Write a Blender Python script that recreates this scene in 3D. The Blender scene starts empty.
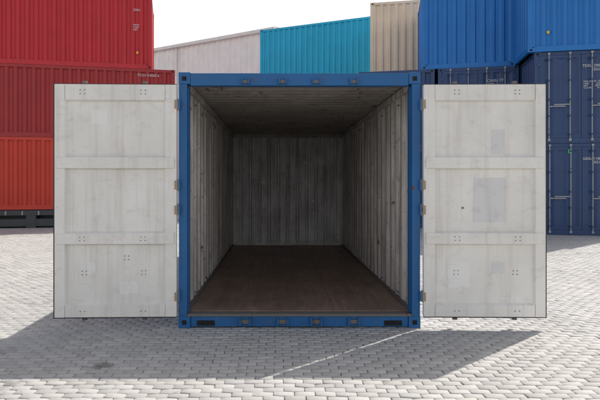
import bpy, bmesh, math, random
import numpy as np
from mathutils import Vector, Matrix
random.seed(4); rng=np.random.default_rng(7)
sc=bpy.context.scene
sc.view_settings.view_transform='Standard'; sc.view_settings.look='None'; sc.view_settings.exposure=0

# ---------------- materials ----------------
def nd(nt,t,**k):
    n=nt.nodes.new(t)
    for a,v in k.items(): setattr(n,a,v)
    return n
def ramp(nt,src,p0,p1,c0=0.0,c1=1.0):
    r=nd(nt,'ShaderNodeMapRange'); r.inputs['From Min'].default_value=p0; r.inputs['From Max'].default_value=p1
    r.inputs['To Min'].default_value=c0; r.inputs['To Max'].default_value=c1
    nt.links.new(src,r.inputs['Value']); return r.outputs['Result']
def noise(nt,vec,scale,detail=4,rough=.55,dist=0):
    n=nd(nt,'ShaderNodeTexNoise'); n.inputs['Scale'].default_value=scale; n.inputs['Detail'].default_value=detail
    n.inputs['Roughness'].default_value=rough; n.inputs['Distortion'].default_value=dist
    nt.links.new(vec,n.inputs['Vector']); return n.outputs['Fac']
def mapping(nt,vec,s,loc=(0,0,0)):
    m=nd(nt,'ShaderNodeMapping'); m.inputs['Scale'].default_value=s; m.inputs['Location'].default_value=loc
    nt.links.new(vec,m.inputs['Vector']); return m.outputs['Vector']
def mix(nt,fac,a,b,mode='MIX'):
    m=nd(nt,'ShaderNodeMix',data_type='RGBA',blend_type=mode)
    for sock,v in ((m.inputs[0],fac),(m.inputs[6],a),(m.inputs[7],b)):
        if isinstance(v,(int,float)): sock.default_value=v
        elif isinstance(v,tuple): sock.default_value=(v[0],v[1],v[2],1)
        else: nt.links.new(v,sock)
    return m.outputs[2]
def newmat(name):
    m=bpy.data.materials.new(name); m.use_nodes=True; nt=m.node_tree
    return m,nt,nt.nodes['Principled BSDF']
def paint(name,base,dark=None,dirt=(.08,.06,.045),streak=.35,rust=.02,rustcol=(.13,.045,.018),rough=.5,scale=1.6,seed=0,bump=.25,spec=.4,st0=.5,st1=.75,stz=.5,scuff=0,scuffcol=(.3,.28,.25),low=0,lowcol=(.2,.15,.12),drip=0,dripcol=(.45,.33,.2)):
    m,nt,b=newmat(name); tc=nd(nt,'ShaderNodeTexCoord').outputs['Object']
    v=mapping(nt,tc,(1,1,1),(seed*3.1,seed*1.7,seed*2.3))
    dark=dark or tuple(c*.88 for c in base)
    n1=noise(nt,v,scale,5)
    c=mix(nt,ramp(nt,n1,.3,.7),dark,base)
    if streak>0:
        n2=noise(nt,mapping(nt,v,(9,9,stz)),1.5,6,.65)
        c=mix(nt,ramp(nt,n2,st0,st1,0,streak),c,dirt)
    if scuff>0:
        n5=noise(nt,mapping(nt,v,(2.2,2.2,3),(5,2,1)),3,8,.8,.4)
        c=mix(nt,ramp(nt,n5,.55,.62,0,scuff),c,scuffcol)
        n6=noise(nt,mapping(nt,v,(3,3,40),(1,7,3)),1.2,6,.7)
        c=mix(nt,ramp(nt,n6,.62,.68,0,scuff),c,scuffcol)
    if drip>0:
        n7=noise(nt,mapping(nt,v,(22,22,1.1),(3,3,8)),1.3,5,.6)
        c=mix(nt,ramp(nt,n7,.64,.74,0,drip),c,dripcol)
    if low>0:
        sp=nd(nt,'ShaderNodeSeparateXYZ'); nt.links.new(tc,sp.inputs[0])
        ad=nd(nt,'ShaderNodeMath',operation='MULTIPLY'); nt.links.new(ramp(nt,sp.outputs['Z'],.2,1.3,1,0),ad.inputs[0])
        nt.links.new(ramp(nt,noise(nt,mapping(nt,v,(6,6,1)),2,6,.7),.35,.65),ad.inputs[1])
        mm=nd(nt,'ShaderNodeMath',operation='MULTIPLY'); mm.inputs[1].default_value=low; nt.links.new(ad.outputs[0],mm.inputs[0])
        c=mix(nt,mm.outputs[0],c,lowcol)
    if rust>0:
        n3=noise(nt,v,7,8,.72)
        f=ramp(nt,n3,.70-rust*2,.73-rust*2)
        c=mix(nt,f,c,rustcol)
    nt.links.new(c,b.inputs['Base Color'])
    b.inputs['Roughness'].default_value=rough
    b.inputs['Specular IOR Level'].default_value=spec
    n4=noise(nt,v,3.5,3); bp=nd(nt,'ShaderNodeBump'); bp.inputs['Strength'].default_value=bump; bp.inputs['Distance'].default_value=.02
    nt.links.new(n4,bp.inputs['Height']); nt.links.new(bp.outputs[0],b.inputs['Normal'])
    return m
M={}
M['blue']=paint('frame_blue_paint',(.012,.125,.33),dark=(.010,.095,.26),rust=.04,streak=.3,scuff=.35,scuffcol=(.06,.13,.2))
M['door']=paint('door_white_paint',(.79,.77,.725),dark=(.68,.66,.615),dirt=(.40,.34,.27),streak=.36,rust=.009,rustcol=(.36,.25,.15),rough=.45,bump=.25,scuff=.26,scuffcol=(.46,.42,.36),drip=.35,dripcol=(.5,.43,.33))
M['patch']=paint('repair_patch_paint',(.66,.65,.645),dark=(.62,.61,.60),streak=.2,rust=0,scuff=.2)
M['touch']=paint('touch_up_paint',(.80,.785,.75),dark=(.75,.735,.70),streak=.1,rust=0,scuff=.15)
M['rustspot']=paint('rust_spot',(.36,.25,.15),rust=.05,streak=.4,rough=.8)
M['bolt']=paint('bolt_steel',(.15,.14,.13),rust=.05,rough=.6)
M['steel']=paint('galvanised_steel',(.33,.34,.36),rust=.05,rough=.45)
M['rubber']=paint('gasket_rubber',(.025,.022,.02),rust=0,rough=.7)
M['black']=paint('dark_recess',(.012,.012,.014),rust=0,rough=.9)
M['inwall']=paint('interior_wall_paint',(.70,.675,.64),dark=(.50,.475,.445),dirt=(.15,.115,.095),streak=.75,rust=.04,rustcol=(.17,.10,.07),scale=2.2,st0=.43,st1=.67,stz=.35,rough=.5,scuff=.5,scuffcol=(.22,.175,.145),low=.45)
M['inback']=paint('interior_back_paint',(.74,.72,.72),dark=(.48,.465,.46),dirt=(.17,.15,.135),streak=.65,rust=.035,rustcol=(.80,.80,.81),scale=2.2,st0=.45,st1=.74,stz=.8,rough=.5,scuff=.4,scuffcol=(.26,.22,.2))
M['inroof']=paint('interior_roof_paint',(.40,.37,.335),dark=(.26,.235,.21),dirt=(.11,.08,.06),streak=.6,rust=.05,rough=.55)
M['red_a']=paint('crimson_paint',(.50,.02,.03),streak=.15,rust=.0,seed=1)
M['red_b']=paint('dark_red_paint',(.34,.024,.026),streak=.2,rust=.004,seed=2,scuff=.15,scuffcol=(.4,.1,.1))
M['red_c']=paint('orange_red_paint',(.54,.045,.024),streak=.2,rust=.004,seed=3)
M['navy']=paint('navy_paint',(.026,.062,.16),streak=.2,rust=.006,seed=4,scuff=.2,scuffcol=(.08,.12,.2))
M['cobalt']=paint('cobalt_paint',(.012,.17,.50),streak=.12,rust=0,seed=5)
M['teal']=paint('teal_paint',(.014,.42,.66),streak=.12,rust=0,seed=6)
M['beige']=paint('beige_paint',(.80,.65,.48),streak=.12,rust=.004,seed=7)
M['shed']=paint('shed_cladding',(.80,.75,.73),streak=.15,rust=0,seed=8)
M['shedtrim']=paint('shed_trim',(.72,.67,.65),streak=.15,rust=0)
M['rack']=paint('rack_steel',(.05,.055,.06),streak=.3,rust=.02)
M['white']=paint('marking_white',(.65,.65,.65),streak=.2,rust=0)
M['green']=paint('sticker_green',(.05,.55,.12),streak=0,rust=0)
M['yellow']=paint('sticker_yellow',(.7,.45,.03),streak=0,rust=0)

def floor_mat():
    m,nt,b=newmat('plywood_floor'); tc=nd(nt,'ShaderNodeTexCoord').outputs['Object']
    n1=noise(nt,mapping(nt,tc,(10,.8,1)),2.0,7,.65,.6)
    c=mix(nt,ramp(nt,n1,.3,.7),(.17,.105,.075),(.34,.23,.17))
    n2=noise(nt,tc,1.6,7,.65); c=mix(nt,ramp(nt,n2,.40,.64,0,.6),c,(.10,.068,.052))
    n3=noise(nt,mapping(nt,tc,(25,1.2,1)),1.5,8,.75); c=mix(nt,ramp(nt,n3,.58,.7,0,.5),c,(.42,.33,.27))
    n5=noise(nt,tc,6,8,.75); c=mix(nt,ramp(nt,n5,.55,.66,0,.5),c,(.36,.28,.22))
    br=nd(nt,'ShaderNodeTexBrick',offset=0); br.inputs['Scale'].default_value=1; br.inputs['Brick Width'].default_value=.6
    br.inputs['Row Height'].default_value=2.4; br.inputs['Mortar Size'].default_value=.003
    nt.links.new(tc,br.inputs['Vector']); c=mix(nt,ramp(nt,br.outputs['Fac'],0,1,0,.55),c,(.05,.038,.03))
    nt.links.new(c,b.inputs['Base Color']); b.inputs['Roughness'].default_value=.45
    bp=nd(nt,'ShaderNodeBump'); bp.inputs['Strength'].default_value=.3; bp.inputs['Distance'].default_value=.006
    nt.links.new(n1,bp.inputs['Height']); nt.links.new(bp.outputs[0],b.inputs['Normal'])
    return m
M['floor']=floor_mat()
def paver_mat():
    m,nt,b=newmat('concrete_paver'); tc=nd(nt,'ShaderNodeTexCoord').outputs['Object']
    at=nd(nt,'ShaderNodeAttribute',attribute_name='tint')
    c=mix(nt,at.outputs['Fac'],(.36,.35,.33),(.475,.46,.435))
    n0=noise(nt,tc,.55,5,.6); c=mix(nt,ramp(nt,n0,.45,.7,0,.4),c,(.27,.262,.25))
    n1=noise(nt,tc,45,5,.7); c=mix(nt,ramp(nt,n1,.35,.7,0,.45),c,(.28,.27,.255))
    n2=noise(nt,tc,2.2,7,.7); c=mix(nt,ramp(nt,n2,.60,.68,0,.5),c,(.16,.152,.143))
    mp=mapping(nt,tc,(1,1.8,1),(1.42,-4.29*1.8,0)); ln=nd(nt,'ShaderNodeVectorMath',operation='LENGTH'); nt.links.new(mp,ln.inputs[0])
    ad=nd(nt,'ShaderNodeMath',operation='ADD'); nt.links.new(ln.outputs['Value'],ad.inputs[0]); nt.links.new(ramp(nt,noise(nt,tc,9,5,.6),.3,.7,-.08,.08),ad.inputs[1])
    c=mix(nt,ramp(nt,ad.outputs[0],.07,.14,.6,0),c,(.07,.065,.06))
    nt.links.new(c,b.inputs['Base Color']); b.inputs['Roughness'].default_value=.85
    bp=nd(nt,'ShaderNodeBump'); bp.inputs['Strength'].default_value=.5; bp.inputs['Distance'].default_value=.004
    nt.links.new(n1,bp.inputs['Height']); nt.links.new(bp.outputs[0],b.inputs['Normal'])
    return m
M['paver']=paver_mat()
def joint_mat():
    m,nt,b=newmat('sand_joint_ground'); tc=nd(nt,'ShaderNodeTexCoord').outputs['Object']
    n=noise(nt,tc,8,6,.7); c=mix(nt,ramp(nt,n,.3,.7),(.12,.11,.10),(.22,.21,.19))
    ln=nd(nt,'ShaderNodeVectorMath',operation='LENGTH'); nt.links.new(tc,ln.inputs[0])
    c=mix(nt,ramp(nt,ln.outputs['Value'],20,24),c,(.34,.333,.315))
    nt.links.new(c,b.inputs['Base Color']); b.inputs['Roughness'].default_value=.95
    return m
M['joint']=joint_mat()

# ---------------- mesh builder ----------------
class MB:
    def __init__(s): s.v=[];s.f=[];s.m=[];s.names=[]
    def mi(s,k):
        if k not in s.names: s.names.append(k)
        return s.names.index(k)
    def box(s,x0,x1,y0,y1,z0,z1,k):
        if x0>x1:x0,x1=x1,x0
        b=len(s.v)
        s.v+=[(x0,y0,z0),(x1,y0,z0),(x1,y1,z0),(x0,y1,z0),(x0,y0,z1),(x1,y0,z1),(x1,y1,z1),(x0,y1,z1)]
        for q in ((0,3,2,1),(4,5,6,7),(0,1,5,4),(1,2,6,5),(2,3,7,6),(3,0,4,7)):
            s.f.append(tuple(b+i for i in q)); s.m.append(s.mi(k))
    def quad(s,pts,k):
        b=len(s.v); s.v+=[tuple(p) for p in pts]; s.f.append(tuple(range(b,b+len(pts)))); s.m.append(s.mi(k))
    def cyl(s,p0,p1,r,k,n=12):
        p0=Vector(p0);p1=Vector(p1);d=(p1-p0).normalized()
        a=d.orthogonal().normalized(); c=d.cross(a); b=len(s.v)
        for p in (p0,p1):
            for i in range(n):
                t=2*math.pi*i/n; s.v.append(tuple(p+r*(math.cos(t)*a+math.sin(t)*c)))
        for i in range(n):
            j=(i+1)%n; s.f.append((b+i,b+j,b+n+j,b+n+i)); s.m.append(s.mi(k))
        s.f.append(tuple(b+n-1-i for i in range(n))); s.m.append(s.mi(k))
        s.f.append(tuple(b+n+i for i in range(n))); s.m.append(s.mi(k))
    def corr(s,p0,p1,za,zb,nrm,pitch,depth,k,fr=(.26,.24,.26,.24),jit=0):
        p0=Vector(p0);p1=Vector(p1);nrm=Vector(nrm); L=(p1-p0).length; d=(p1-p0)/L
        n=max(1,round(L/pitch)); P=L/n; pts=[(0,0)]
        for i in range(n):
            x=i*P; pts+=[(x+fr[0]*P,0),(x+(fr[0]+fr[1])*P,depth),(x+(fr[0]+fr[1]+fr[2])*P,depth),(x+P,0)]
        b=len(s.v)
        for (x,o) in pts:
            q=p0+d*x+nrm*(o+random.uniform(-jit,jit))
            s.v.append((q.x,q.y,za)); s.v.append((q.x,q.y,zb))
        for i in range(len(pts)-1):
            s.f.append((b+2*i,b+2*i+2,b+2*i+3,b+2*i+1)); s.m.append(s.mi(k))
    def roofcorr(s,x0,x1,y0,y1,z,pitch,depth,k):
        n=max(1,round((y1-y0)/pitch)); P=(y1-y0)/n; pts=[(y0,0)]
        for i in range(n):
            y=y0+i*P; pts+=[(y+.26*P,0),(y+.5*P,-depth),(y+.76*P,-depth),(y+P,0)]
        b=len(s.v)
        for y,o in pts: s.v.append((x0,y,z+o)); s.v.append((x1,y,z+o))
        for i in range(len(pts)-1):
            s.f.append((b+2*i,b+2*i+1,b+2*i+3,b+2*i+2)); s.m.append(s.mi(k))
    def obj(s,name,loc=(0,0,0),rot=0,parent=None,bevel=0):
        me=bpy.data.meshes.new(name); me.from_pydata(s.v,[],s.f)
        for k in s.names: me.materials.append(M[k])
        me.polygons.foreach_set('material_index',s.m); me.update()
        o=bpy.data.objects.new(name,me); sc.collection.objects.link(o)
        o.location=loc; o.rotation_euler=(0,0,rot)
        if parent: o.parent=parent
        if bevel:
            bm=bmesh.new(); bm.from_mesh(me); bmesh.ops.recalc_face_normals(bm,faces=bm.faces); bm.to_mesh(me); bm.free()
            md=o.modifiers.new('bevel','BEVEL'); md.width=bevel; md.segments=2; md.limit_method='ANGLE'; md.angle_limit=math.radians(40)
        return o
def text(body,loc,size,parent,k='white',name='marking_text'):
    cu=bpy.data.curves.new(name,'FONT'); cu.body=body; cu.size=size; cu.extrude=.001; cu.materials.append(M[k])
    o=bpy.data.objects.new(name,cu); sc.collection.objects.link(o); o.parent=parent
    o.location=loc; o.rotation_euler=(math.pi/2,0,0); return o

# ---------------- generic closed container ----------------
def container(name,origin,ang,W,D,H,k,front='side',pitch=.278):
    mb=MB(); p=.11
    for x in (0,W-p):
        for y in (0,D-p): mb.box(x,x+p,y,y+p,.118,H-.118,k)
    for x in (-.003,W-.175):
        for y in (-.003,D-.159):
            for z in (0,H-.118):
                mb.box(x,x+.178,y,y+.162,z,z+.118,k)
        for z in (.03,H-.09):
            mb.box(x+.055,x+.125,-.006,-.002,z,z+.055,'black')
    for z0,z1 in ((.004,.15),(H-.10,H-.004)):
        for y0 in (.012,D-.08): mb.box(.178,W-.178,y0,y0+.068,z0,z1,k)
        for x0 in (.012,W-.08): mb.box(x0,x0+.068,.165,D-.165,z0,z1,k)
    mb.roofcorr(.03,W-.03,.03,D-.03,H-.012,.21,.02,k)
    mb.quad([(.03,.03,.12),(W-.03,.03,.12),(W-.03,D-.03,.12),(.03,D-.03,.12)],'rack')
    F=(.28,.2,.28,.24)
    mb.corr((p,D-.02),(W-p,D-.02),.14,H-.09,(0,-1),pitch,.045,k,F)
    for x,n in ((.02,(1,0)),(W-.02,(-1,0))): mb.corr((x,p),(x,D-p),.14,H-.09,n,pitch,.045,k,F)
    if front=='side':
        mb.corr((p,.022),(W-p,.022),.14,H-.09,(0,1),pitch,.055,k,(.3,.16,.3,.24),jit=.0015)
    else:
        c=W/2
        for a,b in ((p+.01,c-.008),(c+.008,W-p-.01)):
            w=b-a
            mb.box(a,a+.06,.02,.06,.155,H-.105,k); mb.box(b-.06,b,.02,.06,.155,H-.105,k)
            mb.box(a+.06,b-.06,.02,.06,.155,.24,k); mb.box(a+.06,b-.06,.02,.06,H-.19,H-.105,k)
            mb.corr((a+.06,.03),(b-.06,.03),.24,H-.19,(0,1),.33,.028,k)
            for fx in (.24,.74):
                x=a+w*fx; mb.cyl((x,-.012,.10),(x,-.012,H-.05),.015,'steel')
                for z in (.22,.75,1.2,1.75,H-.25): mb.box(x-.04,x+.04,-.03,.025,z,z+.05,k)
                mb.box(x-.03,x+.03,-.032,.01,.06,.13,'steel'); mb.box(x-.03,x+.03,-.032,.01,H-.08,H-.03,'steel')
                mb.box(x,x+.42*(1 if fx<.5 else -1),-.037,-.031,1.0+fx*.1,1.03+fx*.1,'steel')
            e=a if a<c/2 else b
            for z in (.35,.95,1.6,H-.4): mb.box(e-.05,e+.05,-.012,.018,z,z+.11,k)
        mb.box(c-.006,c+.006,.03,.05,.155,H-.105,'rubber')
    return mb.obj(name,origin,ang)

# ---------------- left red stack ----------------
th=math.radians(11.5); dr=Vector((math.cos(th),math.sin(th),0)); R=Vector((-3.48,18.3,0)); L40=12.19
def lpos(s,z):
    q=R-dr*(L40+s); return (q.x,q.y,z)
hL=2.37
c3=container('shipping_container',lpos(0,.60),th,L40,2.44,hL,'red_c')
c2=container('shipping_container',lpos(0,.60+hL),th,L40,2.44,hL,'red_b')
c1=container('shipping_container',lpos(.765,.60+2*hL),th,L40,2.44,2.59,'red_a')
text('22G1',(L40-.62,.012,1.95),.11,c1); text('MGW\nTARE\nNET',(L40-.62,.012,1.45),.08,c1)
text('TCLU 418203 6',(L40-1.25,.012,2.12),.11,c2)
b=MB(); b.box(L40-.52,L40-.45,.012,.018,.5,.58,'yellow'); b.obj('warning_sticker',parent=c1)
mb=MB()
mb.box(0,L40,0,.12,.42,.58,'rack'); mb.box(0,L40,2.3,2.42,.42,.58,'rack'); mb.box(.0,L40,.12,2.3,.5,.57,'rack')
mb.box(0,L40,.03,.10,.06,.30,'rack'); mb.box(0,L40,2.32,2.40,.06,.30,'rack')
for i in range(9):
    x=i*(L40-.3)/8; mb.box(x,x+.3,.012,2.41,0,.418,'rack')
mb.box(0.01,L40-.01,.5,.6,0.01,.49,'rack')
for i in range(24): mb.box(.3+i*.5,.34+i*.5,-.004,.02,.425,.56,'steel')
mb.obj('flat_rack',lpos(0,0.0),th)

# ---------------- right stacks ----------------
ta=math.radians(-12)
a1=container('shipping_container',(7.36,15.2,0),ta,2.44,6.06,2.59,'navy','door')
a2=container('shipping_container',(7.33,15.18,2.59),ta,2.44,6.06,2.59,'navy','door')
E=container('shipping_container',(7.13,15.15,5.18),ta,2.44,6.06,2.59,'cobalt')
for z in (0,2.59):
    o=container('shipping_container',(5.24,17.32,z),ta,2.44,2.6,2.59,'navy','door')
    if z: text('CAXU 77\n4022 1',(1.5,-.004,2.1),.12,o)
    container('shipping_container',(2.75,17.85,z),ta,2.44,2.44,2.59,'navy')
Dc=container('shipping_container',(4.74,17.45,5.18),ta,2.85,2.44,2.59,'cobalt')
text('TEXU 290318 4\n        22G1',(1.24,.0,2.12),.105,a2); text('MAX GROSS  30480 KG\nTARE           2230 KG\nNET           28250 KG\nCU.CAP.       33.2 CUM',(1.27,.0,1.7),.06,a2)
text('GESU 118846 0\n        22G1',(1.24,.0,2.12),.10,a1)
b=MB(); b.box(.86,.96,-.003,.015,2.31,2.41,'green'); b.obj('inspection_sticker',parent=a1)
b=MB(); b.box(.5,.57,.010,.018,.5,.58,'yellow'); b.obj('warning_sticker',parent=E)
zz=0
for h,k in ((2.9,'red_c'),(2.59,'navy'),(2.9,'beige')):
    container('shipping_container',(3.6,20.5,zz),ta,2.44,2.99,h,k); zz+=h
tt=math.atan2(-.40,.916); zz=0
for k in ('navy','red_b','teal'):
    container('shipping_container',(-.81,26.2,zz),tt,6.06,2.44,2.99,k); zz+=2.993

# ---------------- warehouse ----------------
mb=MB(); W=32; Dp=18; H=11.0
mb.corr((0,0),(W,0),1.0,H,(0,1),.45,.06,'shed'); mb.corr((0,Dp),(W,Dp),1.0,H,(0,-1),.3,.035,'shed')
mb.corr((0,0),(0,Dp),1.0,H,(1,0),.3,.035,'shed'); mb.corr((W,0),(W,Dp),1.0,H,(-1,0),.3,.035,'shed')
mb.box(-.05,W+.05,-.04,.12,0,1.0,'shedtrim'); mb.box(-.05,W+.05,Dp-.12,Dp+.04,0,1.0,'shedtrim')
mb.box(-.05,.1,.12,Dp-.12,0,1.0,'shedtrim'); mb.box(W-.1,W+.05,.12,Dp-.12,0,1.0,'shedtrim')
mb.box(-.2,W+.2,-.25,.06,H,H+.2,'shedtrim'); mb.box(-.2,W+.2,Dp-.06,Dp+.25,H,H+.2,'shedtrim')
rz=H+.21; rt=rz+1.2
mb.quad([(-.2,-.2,rz),(W+.2,-.2,rz),(W+.2,Dp/2,rt),(-.2,Dp/2,rt)],'shed'); mb.quad([(-.2,Dp+.2,rz),(W+.2,Dp+.2,rz),(W+.2,Dp/2,rt),(-.2,Dp/2,rt)],'shed')
for x in (0,W): mb.quad([(x,0,H),(x,Dp,H),(x,Dp,rz),(x,Dp/2,rt-.01),(x,0,rz)],'shed')
for i in range(1,4): mb.box(i*8-.04,i*8+.04,-.1,-.02,1.0,H-.01,'shedtrim')
wa=math.atan2(-4.9,7.95); wd=Vector((math.cos(wa),math.sin(wa),0))
P=Vector((-.2,33.5,0))-wd*W
mb.obj('warehouse',P,wa)

# ---------------- main open container ----------------
FY=5.41; X0=-.989; X1=1.455; CX=(X0+X1)/2; Wd=X1-X0
root=bpy.data.objects.new('open_shipping_container',None); sc.collection.objects.link(root)
mb=MB(); H=2.591; Dm=6.06; BY=FY+Dm
pw=.083
for x in (X0,X1-pw):
    mb.box(x,x+pw,FY,FY+.13,.118,H-.118,'blue'); mb.box(x,x+pw,BY-.085,BY,.118,H-.118,'blue')
mb.box(X0+pw,X0+pw+.012,FY+.05,FY+.13,.15,2.455,'blue'); mb.box(X1-pw-.012,X1-pw,FY+.05,FY+.13,.15,2.455,'blue')
for sx in (-1,1):
    xa=X0-.003 if sx<0 else X1+.003
    for y in (FY-.004,BY-.158):
        for z in (-.0,H-.117):
            if y>FY+1: mb.box(xa,xa-sx*.016,y,y+.162,z,z+.118,'blue')
            else: mb.box(xa,xa-sx*.118,y,y+.162,z,z+.118,'blue')
    for z in (.035,H-.085): mb.box(xa-sx*.035,xa-sx*.08,FY-.007,FY-.003,z,z+.045,'black')
mb.box(X0+.118,X1-.118,FY,FY+.09,2.458,H-.008,'blue')
mb.box(X0+.118,X1-.118,FY+.012,FY+.10,.012,.118,'blue')
mb.box(X0+pw+.003,X1-pw-.003,FY-.002,FY+.12,.118,.143,'bolt')
for k in (-.55,-.17,.17,.55):
    x=CX+k; mb.box(x-.025,x+.025,FY-.018,FY-.001,2.478,2.512,'bolt'); mb.box(x-.042,x-.026,FY-.03,FY-.001,2.47,2.53,'blue'); mb.box(x+.026,x+.042,FY-.03,FY-.001,2.47,2.53,'blue')
    mb.box(x-.04,x+.04,FY-.012,FY+.011,.045,.085,'bolt'); mb.box(x-.06,x-.041,FY-.028,FY+.011,.03,.105,'blue'); mb.box(x+.041,x+.06,FY-.028,FY+.011,.03,.105,'blue')
for k in (-1,1):
    x=CX+k*.95; mb.box(x-.09,x+.09,FY+.005,FY+.011,.022,.075,'black')
for x in (X0+.012,X1-.072):
    mb.box(x,x+.06,FY+.165,BY-.165,H-.075,H-.012,'blue'); mb.box(x,x+.05,FY+.165,BY-.165,.01,.14,'blue')
mb.box(X0+.09,X1-.09,BY-.07,BY-.01,H-.05,H-.008,'blue'); mb.box(X0+.09,X1-.09,BY-.07,BY-.01,.01,.13,'blue')
mb.roofcorr(X0+.04,X1-.04,FY+.09,BY-.05,H-.02,.209,.02,'blue')
mb.corr((X0+.018,FY+.13),(X0+.018,BY-.085),.13,H-.07,(1,0),.278,.036,'blue')
mb.corr((X1-.018,FY+.13),(X1-.018,BY-.085),.13,H-.07,(-1,0),.278,.036,'blue')
mb.corr((X0+.083,BY-.015),(X1-.083,BY-.015),.13,H-.05,(0,-1),.2,.04,'blue')
for i in range(14):
    y=FY+.25+i*.42; mb.box(X0+.065,X1-.065,y,y+.045,.02,.11,'bolt')
mb.obj('frame',parent=root,bevel=.005)
# interior
mb=MB()
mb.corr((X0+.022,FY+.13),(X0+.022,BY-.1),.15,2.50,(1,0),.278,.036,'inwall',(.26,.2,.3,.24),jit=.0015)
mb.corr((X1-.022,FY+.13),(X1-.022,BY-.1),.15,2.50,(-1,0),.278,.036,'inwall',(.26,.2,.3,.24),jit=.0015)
mb.corr((X0+.022,BY-.095),(X1-.022,BY-.095),.15,2.50,(0,-1),.196,.038,'inback',(.12,.1,.68,.1),jit=.003)
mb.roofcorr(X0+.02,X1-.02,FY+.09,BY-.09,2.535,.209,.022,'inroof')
for x,sx in ((X0+.062,1),(X1-.062,-1)):
    mb.box(x,x+sx*.03,FY+.13,BY-.14,2.44,2.50,'inwall'); mb.box(x,x+sx*.022,FY+.13,BY-.14,.152,.175,'bolt')
    for i in range(6):
        y=FY+.7+i*.95
        for z in (.22,2.36): mb.cyl((x,y-.03,z),(x,y+.03,z),.008,'bolt',8)
mb.box(X0+.06,X1-.06,BY-.145,BY-.14,.152,.20,'inback')
mb.box(X0+.06,X1-.06,BY-.15,BY-.14,2.43,2.52,'inroof')
mb.obj('interior_walls',parent=root)
mb=MB()
mb.box(X0+.024,X1-.024,FY+.121,BY-.10,.115,.150,'floor')
for j in range(13):
    y=FY+.3+j*.44
    for i in range(12):
        x=X0+.15+i*.195; mb.cyl((x,y,.150),(x,y,.1515),.006,'bolt',8)
mb.obj('floor',parent=root)

# doors
def px(u,v,d=5.36): return ((u-276.5)*d/534, 1.47+(183-v)*d/534)
def door(sg,hx,W,rot):
    mb=MB(); t=.055; Z0=.13; Z1=2.455; fr=.10
    B=lambda u0,u1,y0,y1,z0,z1,k: mb.box(sg*u0,sg*u1,y0,y1,z0,z1,k)
    B(fr-.002,W-fr+.002,.030,.036,Z0+.1,Z1-.1,'door')
    B(.0,fr+.01,0,t,Z0,Z1,'door'); B(W-fr,W,0,t,Z0,Z1,'door')
    B(fr+.013,W-fr-.003,0.003,t-.002,Z0,Z0+.118,'door'); B(fr+.013,W-fr-.003,0.003,t-.002,Z1-.155,Z1,'door')
    for zc in (1.672,.915): B(.02,W-.02,-.012,-.0005,zc-.054,zc+.054,'door'); B(fr+.013,W-fr-.003,-.0003,.03,zc-.05,zc+.05,'door')
    for (za,zb) in ((Z0+.118,.863),(.967,1.62),(1.724,Z1-.155)):
        a0,a1_=fr+.01,W-fr; s=.016
        o=[(a0,za),(a1_,za),(a1_,zb),(a0,zb)]; i_=[(a0+s,za+s),(a1_-s,za+s),(a1_-s,zb-s),(a0+s,zb-s)]
        for q in range(4):
            r=(q+1)%4
            mb.quad([(sg*o[q][0],.004,o[q][1]),(sg*o[r][0],.004,o[r][1]),(sg*i_[r][0],.0296,i_[r][1]),(sg*i_[q][0],.0296,i_[q][1])],'door')
    B(fr+.02,W-fr-.01,.037,.049,Z0+.12,Z1-.16,'blue')
    for uu in (.33,.93):
        mb.cyl((sg*uu,.08,Z0-.045),(sg*uu,.08,Z1+.045),.017,'steel')
        for z in (Z0+.05,.75,1.3,1.9,Z1-.1): B(uu-.045,uu+.045,.056,.103,z,z+.06,'blue')
        B(uu-.022,uu+.022,.06,.09,Z0-.045,Z0-.018,'bolt'); B(uu-.022,uu+.022,.06,.09,Z1+.02,Z1+.045,'bolt')
        B(uu,uu+.34*(1 if uu<.5 else -1),.104,.118,1.15,1.185,'steel')
        for z in (Z1-.075,.915):
            for du in (-.022,.022):
                for dz in (-.018,.018):
                    mb.cyl((sg*(uu+du),-.016 if z==.915 else -.003,z+dz),(sg*(uu+du),.01,z+dz),.0055,'bolt',8)
        for du in (-.022,.022): mb.cyl((sg*(uu+du),-.003,Z0+.06),(sg*(uu+du),.01,Z0+.06),.0055,'bolt',8)
    for (uu,z) in ((.33,.57),(.92,.57)) + (((.5,.72),) if sg<0 else ()):
        for du in (-.02,.02):
            for dz in (-.018,.018):
                mb.cyl((sg*(uu+du),.024,z+dz),(sg*(uu+du),.033,z+dz),.0055,'bolt',8)
    B(W+.001,W+.014,.008,.034,Z0-.012,Z1+.01,'rubber'); B(0,W,.012,.03,Z0-.012,Z0-.001,'rubber'); B(0,W,.012,.03,Z1+.001,Z1+.009,'rubber')
    for z in (.33,1.20,1.45,2.26):
        B(.002,.018,-.005,-.001,z-.045,z+.045,'rustspot')
        mb.cyl((sg*-.010,.03,z-.06),(sg*-.010,.03,z+.06),.0085,'rustspot')
        B(-.035,-.001,.024,.044,z-.05,z+.05,'blue')
    return mb.obj('door',(hx,5.348,0),rot,parent=root,bevel=.004)
dl=door(-1,-1.003,1.205,math.radians(2.0))
drr=door(1,1.476,1.21,math.radians(-1.0))
def patches(o,hx,lst):
    mb=MB()
    for (u0,v0,u1,v1,k) in lst:
        a,za=px(u0,v0); c,zc=px(u1,v1)
        pts=[]; n=7; a-=hx;c-=hx
        for (xa,ya,xb,yb) in ((a,za,c,za),(c,za,c,zc),(c,zc,a,zc),(a,zc,a,za)):
            for i in range(n):
                f=i/n; w=.007 if k!='rustspot' else .003
                pts.append((xa+(xb-xa)*f+random.uniform(-w,w),.0285 if k!='rustspot' else .0275,ya+(yb-ya)*f+random.uniform(-w,w)))
        mb.quad(pts,k)
    mb.obj('paint_patches',parent=o)
patches(drr,1.476,[(492,130,504,154,'patch'),(474,178,506,222,'patch'),(448,262,470,288,'touch'),(492,262,505,274,'patch'),(462,207,464,209,'rustspot')])
patches(dl,-1.003,[(88,262,96,274,'touch'),(120,282,138,294,'touch'),(92,110,108,124,'touch')])

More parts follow.
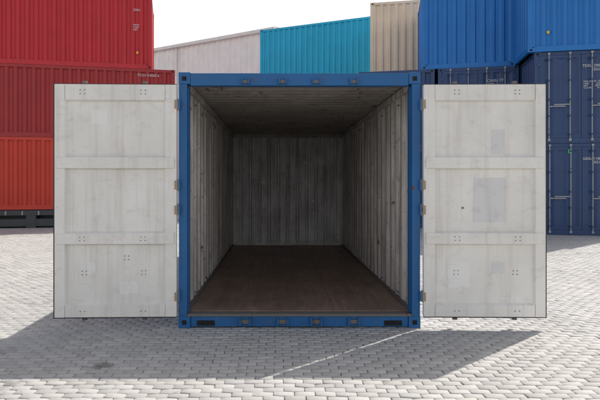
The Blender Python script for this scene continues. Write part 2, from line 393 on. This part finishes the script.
# ---------------- ground ----------------
Lb,rh,am,gap=.146,.078,.007,.0038
xs=np.arange(-12.5,14.5,Lb); ys=np.arange(1.2,19,rh)
rows=[]
for j,y in enumerate(ys):
    x=xs+(Lb/2 if j%2 else 0)+rng.normal(0,.004); rows.append(np.stack([x,np.full_like(x,y)],1))
C=np.concatenate(rows); N=len(C)
def outline(ins):
    l=Lb/2-gap/2-ins; h=rh/2-gap/2-ins
    return np.array([(-l,-h+am*.5),(0,-h-am*.5),(l,-h+am*.5),(l,h-am*.5),(0,h+am*.5),(-l,h-am*.5)])
rings=[(outline(0),-.03),(outline(.0),-.005),(outline(.005),0.0)]
ang=rng.normal(0,.022,N); sz=1+rng.normal(0,.014,(N,1)); tilt=rng.normal(0,.02,(N,2)); dz=rng.normal(0,.0012,N); off=rng.normal(0,.0014,(N,2))
V=np.zeros((N,18,3)); ca,sa=np.cos(ang)[:,None],np.sin(ang)[:,None]
wob=lambda p:.022*np.sin(p[:,0]*1.3+p[:,1]*.4)+.012*np.sin(p[:,0]*3.7+1)
for r,(o,z) in enumerate(rings):
    ox=o[:,0][None]*sz; oy=o[:,1][None]*sz
    rx=ox*ca-oy*sa; ry=ox*sa+oy*ca
    V[:,r*6:(r+1)*6,0]=C[:,0:1]+off[:,0:1]+rx
    V[:,r*6:(r+1)*6,1]=C[:,1:2]+off[:,1:2]+ry+wob(C)[:,None]
    V[:,r*6:(r+1)*6,2]=z+dz[:,None]+(tilt[:,0:1]*rx+tilt[:,1:2]*ry if r else 0)
V[:,:,2]-=.001
fq=[]
for r in (0,1):
    for i in range(6):
        j=(i+1)%6; fq.append((r*6+i,r*6+j,r*6+6+j,r*6+6+i))
fq=np.array(fq); base=(np.arange(N)*18)[:,None,None]
quads=(fq[None]+base).reshape(-1,4); hexs=(np.arange(12,18)[None]+(np.arange(N)*18)[:,None])
loops=np.concatenate([quads.ravel(),hexs.ravel()]); nq=len(quads)
starts=np.concatenate([np.arange(nq)*4,nq*4+np.arange(N)*6])
me=bpy.data.meshes.new('pavement'); me.vertices.add(N*18); me.vertices.foreach_set('co',V.ravel())
me.loops.add(len(loops)); me.loops.foreach_set('vertex_index',loops.astype(np.int32))
me.polygons.add(len(starts)); me.polygons.foreach_set('loop_start',starts.astype(np.int32))
me.update(calc_edges=True); me.validate()
a=me.attributes.new('tint','FLOAT','POINT'); a.data.foreach_set('value',np.repeat(rng.random(N),18).astype(np.float32))
me.materials.append(M['paver']); po=bpy.data.objects.new('pavement',me); sc.collection.objects.link(po)
mb=MB(); S=600
mb.quad([(-S,-S,-.012),(S,-S,-.012),(S,S,-.012),(-S,S,-.012)],'joint'); mb.obj('ground')

# ---------------- light ----------------
sv=Vector((1.50,1.33,2.45)).normalized(); el=math.asin(sv.z); az=math.atan2(sv.x,sv.y)
sun=bpy.data.lights.new('sun','SUN'); sun.energy=5; sun.angle=math.radians(.5); sun.color=(1,.96,.9)
so=bpy.data.objects.new('sun',sun); sc.collection.objects.link(so); so.rotation_euler=(-sv).to_track_quat('-Z','Y').to_euler()
w=bpy.data.worlds.new('World'); sc.world=w; w.use_nodes=True; nt=w.node_tree
sk=nt.nodes.new('ShaderNodeTexSky'); sk.sky_type='NISHITA'; sk.sun_disc=False; sk.sun_elevation=el; sk.sun_rotation=az
sk.dust_density=4; sk.air_density=1.0; sk.ozone_density=1
# bright haze, thick towards the horizon and thin overhead
tc=nt.nodes.new('ShaderNodeTexCoord'); sp=nt.nodes.new('ShaderNodeSeparateXYZ'); nt.links.new(tc.outputs['Generated'],sp.inputs[0])
hz=mix(nt,ramp(nt,sp.outputs['Z'],.28,.65,.93,.08),sk.outputs[0],(7.7,7.75,7.85))
bg=nt.nodes['Background']; nt.links.new(hz,bg.inputs[0]); bg.inputs[1].default_value=.15

cam=bpy.data.cameras.new('camera'); co=bpy.data.objects.new('camera',cam); sc.collection.objects.link(co)
co.location=(0,0,1.47); co.rotation_euler=(math.pi/2,0,0); cam.sensor_width=36; cam.lens=534/600*36
cam.shift_x=23.5/600; cam.shift_y=-17/600; cam.clip_end=2000; cam.clip_start=.05
sc.camera=co
